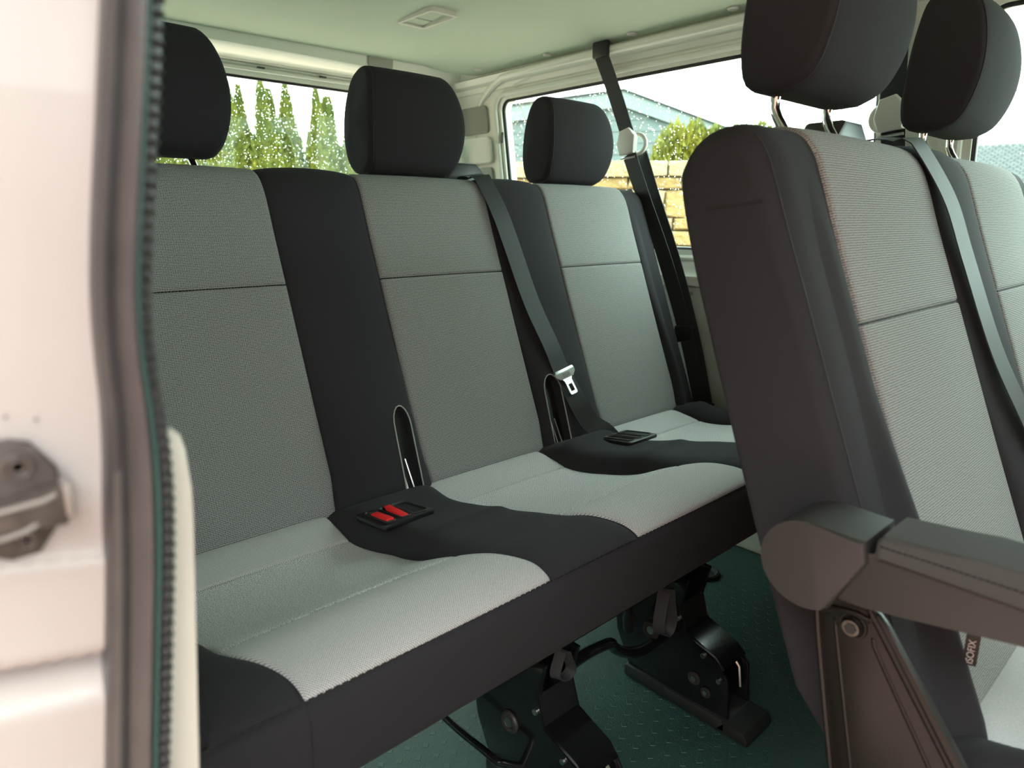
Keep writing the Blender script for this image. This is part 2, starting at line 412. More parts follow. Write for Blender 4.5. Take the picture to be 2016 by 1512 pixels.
# near side: rear quarter with the door jamb (seen edge on at the left of the opening)
nq = MB()
nq.box(-.045, .0, .345, 2.2, -.1, .78); nq.box(-.045, .03, .345, 2.2, 1.25, 1.42); nq.box(-.045, .01, .345, 2.2, .78, 1.25)
nq.box(-.045, .03, -1.5, .345, 1.34, 1.44)
nq.box(-.045, .0, -1.56, -.68, -.1, .80); nq.box(-.045, .0, -.84, -.68, .80, 1.34); nq.box(-.045, .0, -1.56, -1.5, .80, 1.34); nq.box(-.045, .0, -1.5, -.84, 1.25, 1.34)
nq.build('wall_right', 'paint_white', kind=S)
MB().box(-.04, 1.66, -1.56, -1.5, -.04, 1.18).build('front_light_block', 'plastic_dark', kind=S)  # unseen partition added to cut the daylight coming in from the cab

# ---- door jamb at the rear edge of the opening
SL = [(.55, .027), (.6315, .0368), (.6813, .0429), (.7279, .0486), (.7434, .05), (.7654, .0523), (.7752, .0542), (.7796, .0546), (.801, .0551), (.8218, .0553), (.8443, .0579), (.8701, .0617), (.8891, .0652), (.9138, .0691), (.9379, .0732), (1.0, .083)]
SR = [(.55, .0516), (.6168, .0603), (.6614, .0661), (.703, .0716), (.7346, .0755), (.7592, .0773), (.7771, .0773), (.8017, .0759), (.8197, .0756), (.8476, .0792), (.8874, .0855), (.9166, .0904), (.9419, .0937), (1.0, .102)]
def sm(z, tab):   # smoothed table
    return sum(lerpt(z+d*.006, tab) for d in range(-3, 4))/7
JY = [(.50, .0), (.64, -.002), (.665, -.0035), (.676, .002), (.681, .012), (.685, .001), (.689, -.0015), (.722, -.003), (.728, -.004), (.732, -.001), (.738, .0), (1.1, .0)]
jm = MB()
NZ, NX = 520, 14
def jf(i, j):
    z = .40+.95*i/(NZ-1); x1 = sm(max(.55, min(1, z)), SL)+.006+(0 if z < 1 else (z-1)*.15); x = -.05+(x1+.05)*j/(NX-1)
    zz = z-(x-.03)*(-.22)
    return (x, .3045+lerpt(zz, JY), z)
jm.grid(jf, NZ, NX)
jo = jm.build('trim_3', 'paint_outer', kind=S, angle=30)
MB().box(-.05, .05, .322, .345, .40, 1.35).build('jamb_back', 'paint_outer', jo)
for x, z in ((.0245, .790), (.0335, .7872)):
    MB().disc((x, .3048, z), (0, -1, 0), .0006, .0008, 10).build('paint_pimple', 'catch_metal', jo)

# ---- rubber door seal
sec = [(0, .006), (.0, -.001), (.03, -.006), (.12, -.0085), (.22, -.0080), (.30, -.0072), (.36, -.0085), (.45, -.0125), (.55, -.0135), (.64, -.0105), (.69, -.005), (.71, .004)]
zs = [.56+.43*i/199 for i in range(200)]
ds = thing('door_seal', (.055, .30, .56), 'thick grey rubber door seal with a ribbed lip along the door frame', 'door seal')
MB().grid(lambda i, j: (sm(zs[i], SL)+(sm(zs[i], SR)-sm(zs[i], SL))*sec[j][0], .3+sec[j][1], zs[i]), 200, len(sec)).build('seal_bulb', 'rubber_seal', ds, angle=60)
sec2 = [(.69, .002), (.70, -.006), (.745, -.0062), (.755, .002)]
MB().grid(lambda i, j: (sm(zs[i], SL)+(sm(zs[i], SR)-sm(zs[i], SL))*sec2[j][0], .3+sec2[j][1], zs[i]), 200, 4).build('seal_groove', 'rubber_lip', ds)
NR = 84*8
def lipf(i, j):
    z = .56+.43*i/(NR-1); a = max(0, math.sin(2*PI*i/8))**.7
    fx, fy = [(.75, .004), (.755, -.003), (.80, -.0055), (.90, -.0055), (.985, -.0035), (1.0, .0), (1.0, .006)][j]
    k = 1 if 1 <= j <= 4 else .2
    return (sm(z, SL)+(sm(z, SR)-sm(z, SL))*fx, .3+fy-.0034*a*k+.0012, z)
MB().grid(lipf, NR, 7).build('ribbed_lip', 'rubber_seal', ds, angle=60)

# ---- cream trim panel inside the frame
tp = [(.05, .40), (.070, .50), (.0765, .5896), (.0806, .6386), (.0847, .6872), (.0876, .7234), (.0887, .741), (.0886, .7586), (.087, .7663), (.0847, .7692), (.078, .771), (.06, .771), (.03, .40)]
MB().prism(tp, lambda a, b, d: Vector((a, d, b)), .316, .332, .002).build('trim_4', 'trim_cream', kind=S)

# ---- bolted door catch on the jamb
ct = thing('door_catch', (.02, .30, .738), 'dirty grey metal door catch bolted to the white door jamb', 'door catch')
pl = [(-.004, .776), (.012, .7815), (.024, .782), (.030, .780), (.037, .769), (.0372, .762), (.036, .748), (.0275, .7365), (.0185, .7360), (.010, .7420), (-.004, .744)]
MB().prism(pl, lambda a, b, d: Vector((a, .3025+d, b)), -.004, .002, .0008).build('base_plate', 'catch_metal', ct)
MB().prism([(-0.0039, 0.7618), (0.0193, 0.7613), (0.0318, 0.7632), (0.0361, 0.7642), (0.0387, 0.7637), (0.0387, 0.7531), (0.0361, 0.7483), (0.0323, 0.7493), (0.0250, 0.7517), (-0.0039, 0.7521)], lambda a, b, d: Vector((a, .3+d, b)), -.011, -.001, .001).build('guide_block', 'catch_metal', ct)
for zz, x1 in ((.7600, .0340), (.7500, .0270)):
    MB().tube([(-.004, .288, zz-.0015), (.018, .2885, zz-.0005), (x1-.004, .2890, zz), (x1, .2895, zz+.0015)], .0011, 8).build('guide_edge', 'catch_bright', ct)
MB().rbox((.0378, .2925, .7585), (.003, .012, .013), .0008).build('end_cap', 'catch_bright', ct)
for x, z, r in ((.0250, .7720, .0055), (.0240, .7430, .0036)):
    b = MB().ring((x, .2982, z), (0, 1, 0), r*.8, r*.22, 24).ring((x, .2980, z), (0, 1, 0), r*.45, r*.18, 20).build('bolt_washer', 'catch_metal', ct)
    MB().disc((x, .2985, z), (0, 1, 0), r*.42, .001, 16).build('bolt_socket', 'steel', b)

# ================================================================== BENCHES
BACK = [(1.03, .325), (1.000, .345), (.983, .38), (.990, .41), (1.053, .574), (1.119, .750), (1.152, .838), (1.172, .895), (1.184, .922), (1.201, .940), (1.228, .946), (1.256, .938), (1.276, .914), (1.279, .882), (1.247, .78), (1.175, .575), (1.11, .40)]
CUSH = [(1.03, .372), (.975, .383), (.93, .378), (.87, .370), (.80, .378), (.72, .402), (.65, .436), (.60, .452), (.56, .451), (.535, .445), (.520, .436), (.5135, .424), (.513, .400), (.520, .350), (.530, .325), (.548, .316)]
XL = [(.52, -.128), (.54, -.130), (.565, -.138), (.59, -.150), (.62, -.165), (.70, -.166), (.80, -.157), (.89, -.164), (.98, -.166)]
XR = [(.52, .190), (.545, .190), (.567, .180), (.59, .165), (.615, .147), (.635, .134), (.66, .130), (.72, .136), (.80, .143), (.89, .124), (.98, .128)]
BX = [(.33, .146), (.40, .148), (.44, .1535), (.90, .1535), (.93, .152), (.96, .148)]
def smt(y, tab, w=.01): return sum(lerpt(y+d*w/3, tab) for d in range(-3, 4))/7
bk = [Vector(p) for p in spline(BACK, 480)]; bkn = normals2(bk)
cu = [Vector(p) for p in spline(CUSH, 420)]; cun = [-n for n in normals2(cu)]
if bkn[190].x > 0: bkn = [-n for n in bkn]
if cun[160].y < 0: cun = [-n for n in cun]
def arc(p):
    L = [0]
    for i in range(1, len(p)): L.append(L[-1]+(p[i]-p[i-1]).length)
    return L
bkL, cuL = arc(bk), arc(cu)
def idx(p, key, lo=0): return min(range(lo, len(p)), key=lambda i: key(p[i]))
i_max = idx(bk, lambda q: -q.y)
i_st = idx(bk[:i_max], lambda q: abs(q.y-.755))         # cross seam of the backrest
i_bot = idx(bk[:i_max], lambda q: abs(q.y-.375))
i_top = idx(bk, lambda q: abs(q.x-1.264)+abs(q.y-.932))
j_back = idx(cu, lambda q: abs(q.x-.965)); j_s1 = idx(cu, lambda q: abs(q.x-.895)); j_s2 = idx(cu, lambda q: abs(q.x-.632))
j_front = idx(cu, lambda q: abs(q.x-.520)+abs(q.y-.436)); j_end = len(cu)-1

def bench(centers, end0, end1, off, name, label, second):
    ox, oy, oz = off
    T = thing(name, ((end0+end1)/2+ox, .75+oy, oz*0), label, 'bench seat')
    V = lambda x, y, z: Vector((x+ox, y+oy, z+oz))
    def shell(nm, prof, nrm, mat_, e0, e1, rx, rin, close, rtop=None):
        prof = prof[::3]; nrm = nrm[::3]; st = []
        for k in range(9):
            a = PI/2*k/8; st.append((e0+rx*(1-math.cos(a)) if False else e0+rx*(1-math.cos(a)), rin*(1-math.sin(a))))
        nmid = 16
        for k in range(1, nmid): st.append((e0+rx+(e1-e0-2*rx)*k/nmid, 0))
        for k in range(8, -1, -1):
            a = PI/2*k/8; st.append((e1-rx*(1-math.cos(a)), rin*(1-math.sin(a))))
        full = list(prof)+[Vector(c) for c in close]; n = len(full); m = len(prof)
        mb = MB()
        cen = sum(full, Vector((0, 0)))/n
        def fn(i, j):
            x, ins = st[i]; q = full[j]
            if j < m: q = q-nrm[j]*ins*(rtop if rtop and q.y > .90 else (1 if not rtop else 1+(rtop-1)*max(0, (q.y-.80)/.10)))
            else: q = q.lerp(cen, min(.5, ins*4))
            return V(x, q.x, q.y)
        mb.grid(fn, len(st), n, cv=True, uv=lambda i, j: (st[i][0], j*.006))
        for b0 in (0, (len(st)-1)*n):
            mb.f.append(tuple(range(b0, b0+n)))
        return mb.build(nm, mat_, T, angle=50)
    shell('backrest', bk, bkn, 'cloth_dark', end0, end1, .042, .016, [], 1.5)
    shell('cushion', cu, cun, 'cloth_dark', end0+.005, end1-.005, .045, .030, [(.62, .285), (1.0, .27)])
    # --- backrest panels
    def rows(i0, i1, fine=None):
        r_ = sorted(set([i for i in range(i0, i1+1) if (i-i0) % (fine(i) if fine else 4) == 0 or i-i0 < 4 or i1-i < 4])); return r_
    def cols(n):   # even columns plus close ones at the seams
        return sorted(set([k/(n-1) for k in range(n)]+[.006, .014, .03, .97, .986, .994]))
    def bpad(nm, m_, i0, i1, xl, xr, h, nu, fine=None):
        mb = MB(); rw = rows(i0, i1, fine); cl_ = cols(nu)
        def pt(i, j):
            q = bk[rw[j]]; a_, b_ = xl(q.y), xr(q.y); return q, cl_[i], a_+(b_-a_)*cl_[i], b_-a_
        def fn(i, j):
            q, t, x, w_ = pt(i, j); k = rw[j]; hh = h(t, min(bkL[k]-bkL[i0], bkL[i1]-bkL[k]), x, q, w_)
            return V(x, q.x+bkn[k].x*hh, q.y+bkn[k].y*hh)
        mb.grid(fn, len(cl_), len(rw), uv=lambda i, j: (pt(i, j)[2], bkL[rw[j]])); return mb.build(nm, m_, T, angle=70)
    def cpad(nm, m_, j0, j1, xl, xr, h, nu):
        mb = MB(); rw = rows(j0, j1); cl_ = cols(nu)
        def pt(i, j):
            q = cu[rw[j]]; a_, b_ = xl(q.x), xr(q.x); return q, cl_[i], a_+(b_-a_)*cl_[i], b_-a_
        def fn(i, j):
            q, t, x, w_ = pt(i, j); k = rw[j]; hh = h(t, min(cuL[k]-cuL[j0], cuL[j1]-cuL[k]), x, q, w_)
            return V(x, q.x+cun[k].x*hh, q.y+cun[k].y*hh)
        mb.grid(fn, len(cl_), len(rw), uv=lambda i, j: (pt(i, j)[2], cuL[rw[j]])); return mb.build(nm, m_, T, angle=70)
    def roll(d, r): e = min(1, max(0, d/r)); return math.sqrt(max(0, 1-(1-e)**2))
    pufft = lambda t, p: max(0, 1-abs(2*t-1)**p)
    ph = lambda amp: (lambda t, s, x, q, w: -.0012+amp*roll(min(t, 1-t)*w, .006)*roll(s, .006)+.0025*math.sin(PI*t)**.5)
    for c in centers:
        xl = lambda z, c=c: c-smt(z, BX); xr = lambda z, c=c: c+smt(z, BX)
        bpad('back_panel_lower', 'cloth_rib', i_bot-10, i_st, xl, xr, ph(.0045), 26)
        bpad('back_panel_upper', 'cloth_rib', i_st, i_top, xl, xr, ph(.0045), 26)
        sm_ = MB()
        for k in range(60):
            x0 = c-.151+.302*k/60; q = bk[i_st]; n_ = bkn[i_st]
            a = V(x0, q.x+n_.x*.0022, q.y+n_.y*.0022); b = V(x0+.0036, q.x+n_.x*.0022, q.y+n_.y*.0022); sm_.tube([a, b], .0009, 5)
        sm_.build('back_seam', 'thread', T)
        # cushion panels
        cl_ = lambda y, c=c: c+smt(y, XL); cr_ = lambda y, c=c: c+smt(y, XR)
        cp = lambda amp: (lambda t, s, x, q, w: -.0012+amp*roll(min(t, 1-t)*w, .006)*roll(s, .006)+.003*math.sin(PI*t)**.5)
        cpad('seat_panel_rear', 'cloth_check', j_back-14, j_s1, cl_, cr_, cp(.0045), 30)
        cpad('seat_panel_center', 'cloth_melange', j_s1, j_s2, cl_, cr_, cp(.0045), 30)
        cpad('seat_panel_front', 'cloth_check', j_s2, j_front, cl_, cr_, cp(.0045), 30)
    # --- dark bolsters
    gaps = [(a, b) for a, b in zip(centers, centers[1:])]
    mid = .838
    for a, b in gaps:
        slotx = (b-.193 if abs(b-mid) < .02 else a+.193)
        def ridge_h(t, z):
            low = 1 if z < .50 else max(0, 1-(z-.50)/.14)
            return -.0015+(.012+.018*low)*max(0, math.sin(PI*min(1, max(0, t))))**.45
        def in_slot(x, z, slotx=slotx, hw=.0195, zt=.528):
            dx = x-slotx-(z-.45)*.06; top = zt-hw*1.7
            return (abs(dx) < hw and z <= top) or (z > top and (dx/hw)**2+((z-top)/(zt-top))**2 < 1)
        def gh(t, s, x, q, w):
            return .002 if in_slot(x, q.y) and q.x < 1.12 else ridge_h(t, q.y)
        xl = lambda z, a=a: a+smt(z, BX); xr = lambda z, b=b: b-smt(z, BX)
        bl = bpad('back_bolster', 'cloth_dark', i_bot-12, i_top, xl, xr, gh, 110, lambda i: 1 if bk[i].y < .56 and i < i_max else 5)
        # rim of the buckle slot, and its two guide wires
        def on_back(x, z, h):
            i = next(k for k in range(60, i_max) if bk[k].y >= z); f_ = (z-bk[i-1].y)/(bk[i].y-bk[i-1].y); q = bk[i-1].lerp(bk[i], f_); n_ = bkn[i]; return V(x, q.x+n_.x*h, q.y+n_.y*h)
        rim = []; ztop = .528-.0195*1.7
        for k in range(41):
            w_ = k/40
            if w_ < .38: x, z = slotx-.0205, .375+(ztop-.375)*w_/.38
            elif w_ > .62: x, z = slotx+.0205, ztop-(ztop-.375)*(w_-.62)/.38
            else:
                th = PI*(1-(w_-.38)/.24); x, z = slotx+.0205*math.cos(th), ztop+.0345*math.sin(th)
            x += (z-.45)*.06; t_ = (x-(a+.1535))/(b-a-.307); rim.append(on_back(x, z, ridge_h(t_, z)))
        MB().tube(rim, .0014, 6).build('slot_rim', 'plastic_grey', T)
        lin = [on_back(slotx+(z-.45)*.06+sx*.019*math.sqrt(max(0, 1-max(0, (z-ztop)/.0332)**2)), z, .004) for z in [.375+.152*k/16 for k in range(17)] for sx in (-1, 1)]
        MB().add(lin, [(2*k, 2*k+1, 2*k+3, 2*k+2) for k in range(16)]).build('slot_shade', 'plastic_black', T)  # black sheet imitating the shade deep in the buckle slot
        for dx in (-.008, .005):
            MB().tube([on_back(slotx+dx-.004, .385, .012), on_back(slotx+dx-.008, .44, .010)], .0016, 6).build('guide_wire', 'steel', T)
        # cushion bolster
        def chh(t, s, x, q, w):
            H = .004+.034*max(0, min(1, (q.x-.60)/.12))**1.3*(1 if q.x < .93 else max(.2, 1-(q.x-.93)/.05))
            return -.0015+(H+.003)*max(0, 1-abs(2*t-1)**6)
        cxl = lambda y, a=a: a+smt(y, XR); cxr = lambda y, b=b: b+smt(y, XL)
        cpad('seat_bolster', 'cloth_dark', j_back-20, j_front, cxl, cxr, chh, 40)
        # buckle tray on the bolster
        xc = (a+b)/2-.058 if abs(b-mid) < .02 else (a+b)/2+.035
        zt = .4155
        tr_ = MB().prism(rrect(xc-.047, xc+.047, .815, .905, .008, 4), lambda p, q, d: V(p, q, zt+d-(q-.86)*.13), -.008, .0, .002).build('buckle_tray', 'plastic_black', T)
        for k, (dx, w_) in enumerate(((-.028, .017), (-.001, .017), (.026, .026))):
            q = rrect(xc+dx-w_/2, xc+dx+w_/2, .826, .895, .005, 3)
            p_ = [V(s_[0], s_[1], zt+.0008-(s_[1]-.86)*.13) for s_ in q]
            MB().tube(p_+[p_[0]], .0014, 6, False).build('tray_rim', 'plastic_dark', tr_)
            if k < 2 and abs(b-mid) < .02:
                bt = MB().rbox(V(xc+dx, .857, zt+.001), (w_-.003, .055, .008), .002, 2, Matrix.Rotation(R(-7.4+6*k), 4, 'X')).build('release_button', 'red', tr_)
                MB().rbox(V(xc+dx, .880, zt+.0005), (w_-.003, .010, .006), .001).build('buckle_mouth', 'plastic_black', bt)
    # outer end bolsters of the cushion
    def eh(sign):
        def h(t, s, x, q, w):
            H = .010+.026*max(0, min(1, (q.x-.60)/.12))*(1 if q.x < .93 else max(.2, 1-(q.x-.93)/.05))
            return -.0015+H*max(0, math.sin(PI*min(1, max(0, t))))**.5
        return h
    c0, c1 = centers[0], centers[-1]
    cpad('end_bolster', 'cloth_dark', j_back-20, j_front, lambda y: end0+.035, lambda y: c0+smt(y, XL), eh(1), 24)
    cpad('end_bolster', 'cloth_dark', j_back-20, j_front, lambda y: c1+smt(y, XR), lambda y: max(end1-.035, c1+smt(y, XR)+.01), eh(1), 24)
    def ebump(t, q):
        k = (.005+.019*(1 if q.y < .5 else max(0, 1-(q.y-.5)/.2)))*(1 if q.y < .82 else max(0, 1-(q.y-.82)/.11))
        return -.0012+k*(math.sin(PI*min(1, max(0, t))**1.6))**1.15 if t < .73 else -.0012+k*max(0, math.sin(PI*min(1, t)**1.6))**.5
    ebh = lambda t, s, x, q, w: ebump(t, q); ebh2 = lambda t, s, x, q, w: ebump(1-t, q)
    bpad('end_bolster', 'cloth_dark', i_bot-12, i_top-20, lambda z: end0+.046, lambda z: c0-smt(z, BX), ebh, 24)
    bpad('end_bolster', 'cloth_dark', i_bot-12, i_top-20, lambda z: c1+smt(z, BX), lambda z: end1-.046, ebh2, 24)
    # front edge seam and vertical seams of the front skirt
    se = MB(); q = cu[j_front]; nn = cun[j_front]; k = end0+.03
    while k < end1-.03:
        se.tube([V(k, q.x+nn.x*.0012, q.y+nn.y*.0012), V(k+.0055, q.x+nn.x*.0012, q.y+nn.y*.0012)], .0012, 5); k += .0085
    se.build('front_seam', 'thread', T)
    for c in centers[:1]:
        p_ = [V(c-.127, cu[j].x+cun[j].x*.0003, cu[j].y+cun[j].y*.0003) for j in range(j_front, j_end)]
        MB().tube(p_, .0009, 5).build('skirt_seam', 'thread', T)
    # corner seam along the near end of the backrest
    es = []
    for i in range(i_bot, i_max-10, 4):
        k = .016*(1.5 if bk[i].y > .9 else 1+.5*max(0, (bk[i].y-.80)/.10))*.22; es.append(V(end0+.0155, bk[i].x-bkn[i].x*k, bk[i].y-bkn[i].y*k))
    MB().tube(es, .0009, 5).build('corner_seam', 'thread', T)
    MB().tube([V(end0-.0003, 1.178, .872), V(end0-.0003, 1.236, .866)], .0008, 5).build('side_seam', 'thread', T)
    # --- headrests
    prof = spline([(.050, .000), (.024, .016), (.006, .055), (.0, .100), (.006, .145), (.020, .180), (.042, .199), (.070, .203), (.090, .192), (.098, .150), (.104, .090), (.108, .040), (.104, .010), (.085, .0), (.050, .0)], 57)[:-1]
    pc = sum(prof, Vector((0, 0)))/len(prof)
    for ci, c in enumerate(centers):
        lift = .040 if second else (.012 if ci == 0 else 0)
        stn = []
        for k in range(7): a = PI/2*k/6; stn.append((-1+.13*(1-math.cos(a)), .985-.0+.0*k if False else .86+.14*math.sin(a)))
        for k in range(1, 10): stn.append((-.87+1.74*k/10, 1))
        for k in range(6, -1, -1): a = PI/2*k/6; stn.append((1-.13*(1-math.cos(a)), .86+.14*math.sin(a)))
        def hv(i, j):
            sx, sc_ = stn[i]; q = prof[j]; q = pc+(q-pc)*sc_
            hw_ = .109 if second else .117; w_ = hw_*(1-.21*((q.y-.09)/.113)**2); bow = -.006*(1-sx*sx)*(1 if q.x < .05 else 0)
            return V(c+sx*w_-(.006 if second else 0), 1.190+q.x+bow, .953+lift+q.y)
        n = len(prof); mb = MB(); mb.grid(hv, len(stn), n, cv=True)
        # domed side caps
        for e in (0, len(stn)-1):
            base = len(mb.v); sg = -1 if e == 0 else 1
            for r_ in (.6, .25):
                for j in range(n):
                    p = hv(e, j); ctr = V(c-(.006 if second else 0)+sg*(.109 if second else .117)*1.02, 1.190+pc.x, .953+lift+pc.y); mb.v.append(tuple(ctr.lerp(p, r_)+Vector((sg*.003*(1-r_), 0, 0)))); mb.uv.append((0, 0))
            f0 = e*n
            for j in range(n):
                k = (j+1) % n; mb.f.append((f0+j, f0+k, base+k, base+j)); mb.f.append((base+j, base+k, base+n+k, base+n+j))
            mb.f.append(tuple(base+n+j for j in range(n)))
        hr = mb.build('headrest', 'cloth_dark', T, angle=60)
        pipe = [hv(4, j) for j in range(n)]
        MB().tube(pipe+[pipe[0]], .0012, 5, False).build('headrest_seam', 'thread', hr)
        for dx in (-.068, .068):
            zb = .945; zt_ = .975+lift
            MB().tube(spline([V(c+dx, 1.244, zb-.03), V(c+dx, 1.252, zb+.000), V(c+dx, 1.272, zb+.018+lift*.45), V(c+dx, 1.265, zt_)], 10), .0058, 12).build('headrest_post', 'chrome', hr)
            MB().tube([V(c+dx, 1.246, .925), V(c+dx, 1.250, .942)], [.011, .009], 12).build('post_guide', 'plastic_black', T)
    return T, V

C3 = [.348, .838, 1.328]
rear, RV = bench(C3, .10, 1.572, (0, 0, 0), 'rear_bench', 'long three-seat bench in two-tone grey cloth under the tailgate window', False)
mid_b, MV = bench(C3[1:], .585, 1.572, (.012, -.86, .006), 'middle_bench', 'two-seat grey cloth bench with a padded armrest in front of the long bench', True)

# ---- under-structure of the rear bench
MB().tube([(.50, .625, .258), (1.12, .625, .258)], .022, 12).build('frame_tube', 'gloss_black', rear)
MB().tube([(.16, .95, .245), (1.50, .95, .245)], .022, 12).build('frame_tube', 'gloss_black', rear)
leg_poly = [(.80, .255), (.585, .255), (.600, .195), (.586, .152), (.523, .131), (.498, .100), (.492, .030), (.700, .020), (.735, .09), (.745, .17)]
for lx in (.632, .985):
    lg = MB()
    for dx in (-.034, .034):
        lg.prism(leg_poly, lambda a, b, d, dx=dx: Vector((lx+dx+d, a, b)), -.004, .004, .0015)
    lo = lg.build('leg', 'gloss_black', rear)
    MB().prism([(.505, .118), (.523, .134), (.586, .156), (.600, .20), (.606, .198), (.592, .150), (.528, .127), (.512, .112)], lambda a, b, d: Vector((lx+d, a, b)), -.034, .034).build('leg_bridge', 'gloss_black', lo)
    MB().rbox((lx, .60, .014), (.088, .225, .028), .008).build('floor_rail', 'rubber_foot', lo)
    MB().prism([(.452, .0), (.450, .012), (.458, .024), (.50, .027), (.52, .0)], lambda a, b, d: Vector((lx+d, a, b)), -.044, .044, .006).build('toe_block', 'rubber_foot', lo)
    for y, z, r in ((.655, .125, .013), (.56, .075, .009), (.535, .06, .007)):
        rg_ = MB().ring((lx-.040, y, z), (1, 0, 0), r, r*.38, 20, 8).build('pivot_bush', 'plastic_dark', lo)
        MB().disc((lx-.039, y, z), (-1, 0, 0), r*.6, .004, 14).build('pivot_pin', 'steel', rg_)
    sp = [(lx+.012*math.cos(t*1.2), .520+.0012*t, .105+.012*math.sin(t*1.2)) for t in range(26)]
    MB().tube(sp, .0022, 6).build('return_spring', 'steel', lo)
    for y, z in ((.60, .175), (.545, .128), (.512, .095)):
        MB().disc((lx-.0385, y, z), (-1, 0, 0), .0045, .004, 10).build('rivet', 'steel', lo)
    MB().tube([(lx+.02, .528, .118), (lx+.02, .508, .098), (lx+.02, .503, .06)], .003, 6).build('latch_wire', 'steel', lo)
MB().tube(spline([(.63, .60, .215), (.70, .605, .214), (.755, .615, .200), (.785, .62, .188), (.80, .625, .170), (.84, .63, .140), (.90, .64, .112), (.97, .65, .10)], 30), .0095, 12).build('release_lever', 'gloss_black', rear)
MB().tube(spline([(.60, .86, .10), (.56, .80, .082), (.56, .665, .078), (.565, .645, .075), (.60, .63, .055)], 24), .0058, 10).build('tilt_rod', 'gloss_black', rear)
MB().tube([(.88, .66, .20), (.895, .67, .165), (.905, .675, .135)], [.004, .011, .011], 10).build('damper', 'plastic_black', rear)
MB().tube([(.87, .655, .225), (.895, .67, .16)], .0035, 8).build('damper_rod', 'steel', rear)
for px, py, w_, hgt in ((.868, .575, .020, .085), (.622, .575, .016, .045)):
    p = []
    for k in range(21):
        t = k/20*2*PI; p.append((px-.016*math.sin(t)*(.4+.6*math.sin(t/2)), py+.004*math.cos(t/2), .275-hgt*math.sin(t/2)**1.0))
    MB().ribbon(p, (.35, -.85, .0), w_, .0009).build('pull_loop', 'webbing', rear)

# ---- armrest, side bracket and label of the middle bench
mx0 = .012
def side(x0): return lambda a, b, d: Vector((x0+d, a, b))
arm_c = [(.2205+.0395*math.cos(R(t)), .578+.0385*math.sin(R(t))) for t in range(88, -126, -7)]+[(.1735, .597), (.1765, .6150)]
MB().prism([tuple(q) for q in arm_c], side(.535), .0, .066, .0035, 3).build('armrest_pivot_cover', 'plastic_dark', mid_b)
body = [(.190, .606), (.172, .600), (-.19, .596), (-.215, .588), (-.215, .578), (-.19, .572), (.07, .574), (.172, .557), (.195, .553), (.205, .57)]
am = MB().prism(body, side(.541), .0, .056, .005, 3).build('armrest', 'plastic_dark', mid_b)
pad = [(.1715, .5985), (.1705, .616), (.166, .6225), (.10, .6265), (-.16, .628), (-.205, .620), (-.215, .60), (-.19, .5965)]
pd = MB().prism(pad, side(.5395), .0, .059, .006, 3).build('armrest_pad', 'cloth_arm', am)
ss = MB(); k = .166
while k > -.19:
    ss.tube([(.5388, k, .6145), (.5388, k-.0026, .6145)], .0007, 5); k -= .0041
ss.build('armrest_stitch', 'thread', am)
br = [(.222, .5305), (.214, .538), (.203, .5415), (.180, .5450), (.168, .5415), (.160, .534), (.097, .444), (-.02, .275), (-.02, .235), (.150, .235), (.170, .275)]
brk = MB().prism(br, side(.565), .0, .010, .003).build('side_bracket', 'bracket_steel', mid_b)
def rib_line(a, b, r):
    return [Vector((.5645, p.x, p.y)) for p in spline([a, b], 14)]
L_ = [(.170, .275), (.2155, .510), (.2125, .5265), (.205, .533), (.180, .5365), (.170, .533), (.163, .526), (-.008, .275)]
MB().tube([Vector((.565, a, b)) for a, b in spline(L_, 60)], .0030, 8).build('pressed_rim', 'bracket_steel', brk)
MB().tube([Vector((.566, a, b)) for a, b in spline([(.150, .275), (.1985, .505), (.2000, .518), (.1945, .524)], 30)], .0020, 8).build('pressed_rib', 'bracket_steel', brk)
MB().tube([Vector((.566, a, b)) for a, b in spline([(.170, .520), (.1655, .508), (.10, .400), (.03, .275)], 30)], .0024, 8).build('pressed_rib', 'bracket_steel', brk)
bt = MB().disc((.562, .1865, .5245), (-1, 0, 0), .0085, .004, 20, .0070).build('torx_bolt', 'bolt_dark', brk)
MB().ring((.5645, .1865, .5245), (1, 0, 0), .0105, .0014, 24, 6).build('bolt_washer', 'bracket_steel', bt)
MB().disc((.5578, .1865, .5245), (-1, 0, 0), .0052, .0006, 6).build('bolt_socket', 'plastic_black', bt)
MB().box(.59, 1.5, -.22, .10, .235, .275).build('seat_frame', 'gloss_black', mid_b)
for lx in (.72, 1.40):
    MB().prism([(-.18, .24), (.10, .24), (.12, .02), (-.22, .02)], side(lx), -.02, .02, .003).build('leg', 'gloss_black', mid_b)
    MB().rbox((lx, -.05, .012), (.09, .36, .024), .006).build('floor_rail', 'rubber_foot', mid_b)
# ISOFIX cloth label
tgx, tgy, tgz = .680, .123, .478
tdir = Vector((.30, -.95, .0)).normalized(); tn = Vector((-.95, -.30, 0)).normalized()
def tagf(a, b, d): return Vector((tgx, tgy, tgz))+tdir*a+Vector((0, 0, 1))*b+tn*d
tgo = MB().prism(rrect(-.0055, .0055, -.014, .022, .0006, 2), tagf, -.0004, .0004).build('isofix_label', 'plastic_black', mid_b)
fc_ = bpy.data.curves.new('isofix_text', 'FONT'); fc_.body = 'ISOFIX'; fc_.size = .0082; fc_.align_x = 'LEFT'; fc_.align_y = 'CENTER'; fc_.extrude = .0001
tmp = bpy.data.objects.new('tmp', fc_); col.objects.link(tmp); bpy.context.view_layer.update()
me = bpy.data.meshes.new_from_object(tmp.evaluated_get(bpy.context.evaluated_depsgraph_get())); bpy.data.objects.remove(tmp)
for v_ in me.vertices: v_.co = tagf(-v_.co.y, -.0125+v_.co.x, .0006+v_.co.z)
me.materials.clear(); me.materials.append(MATS['text_white'])
link('isofix_lettering', me, tgo)

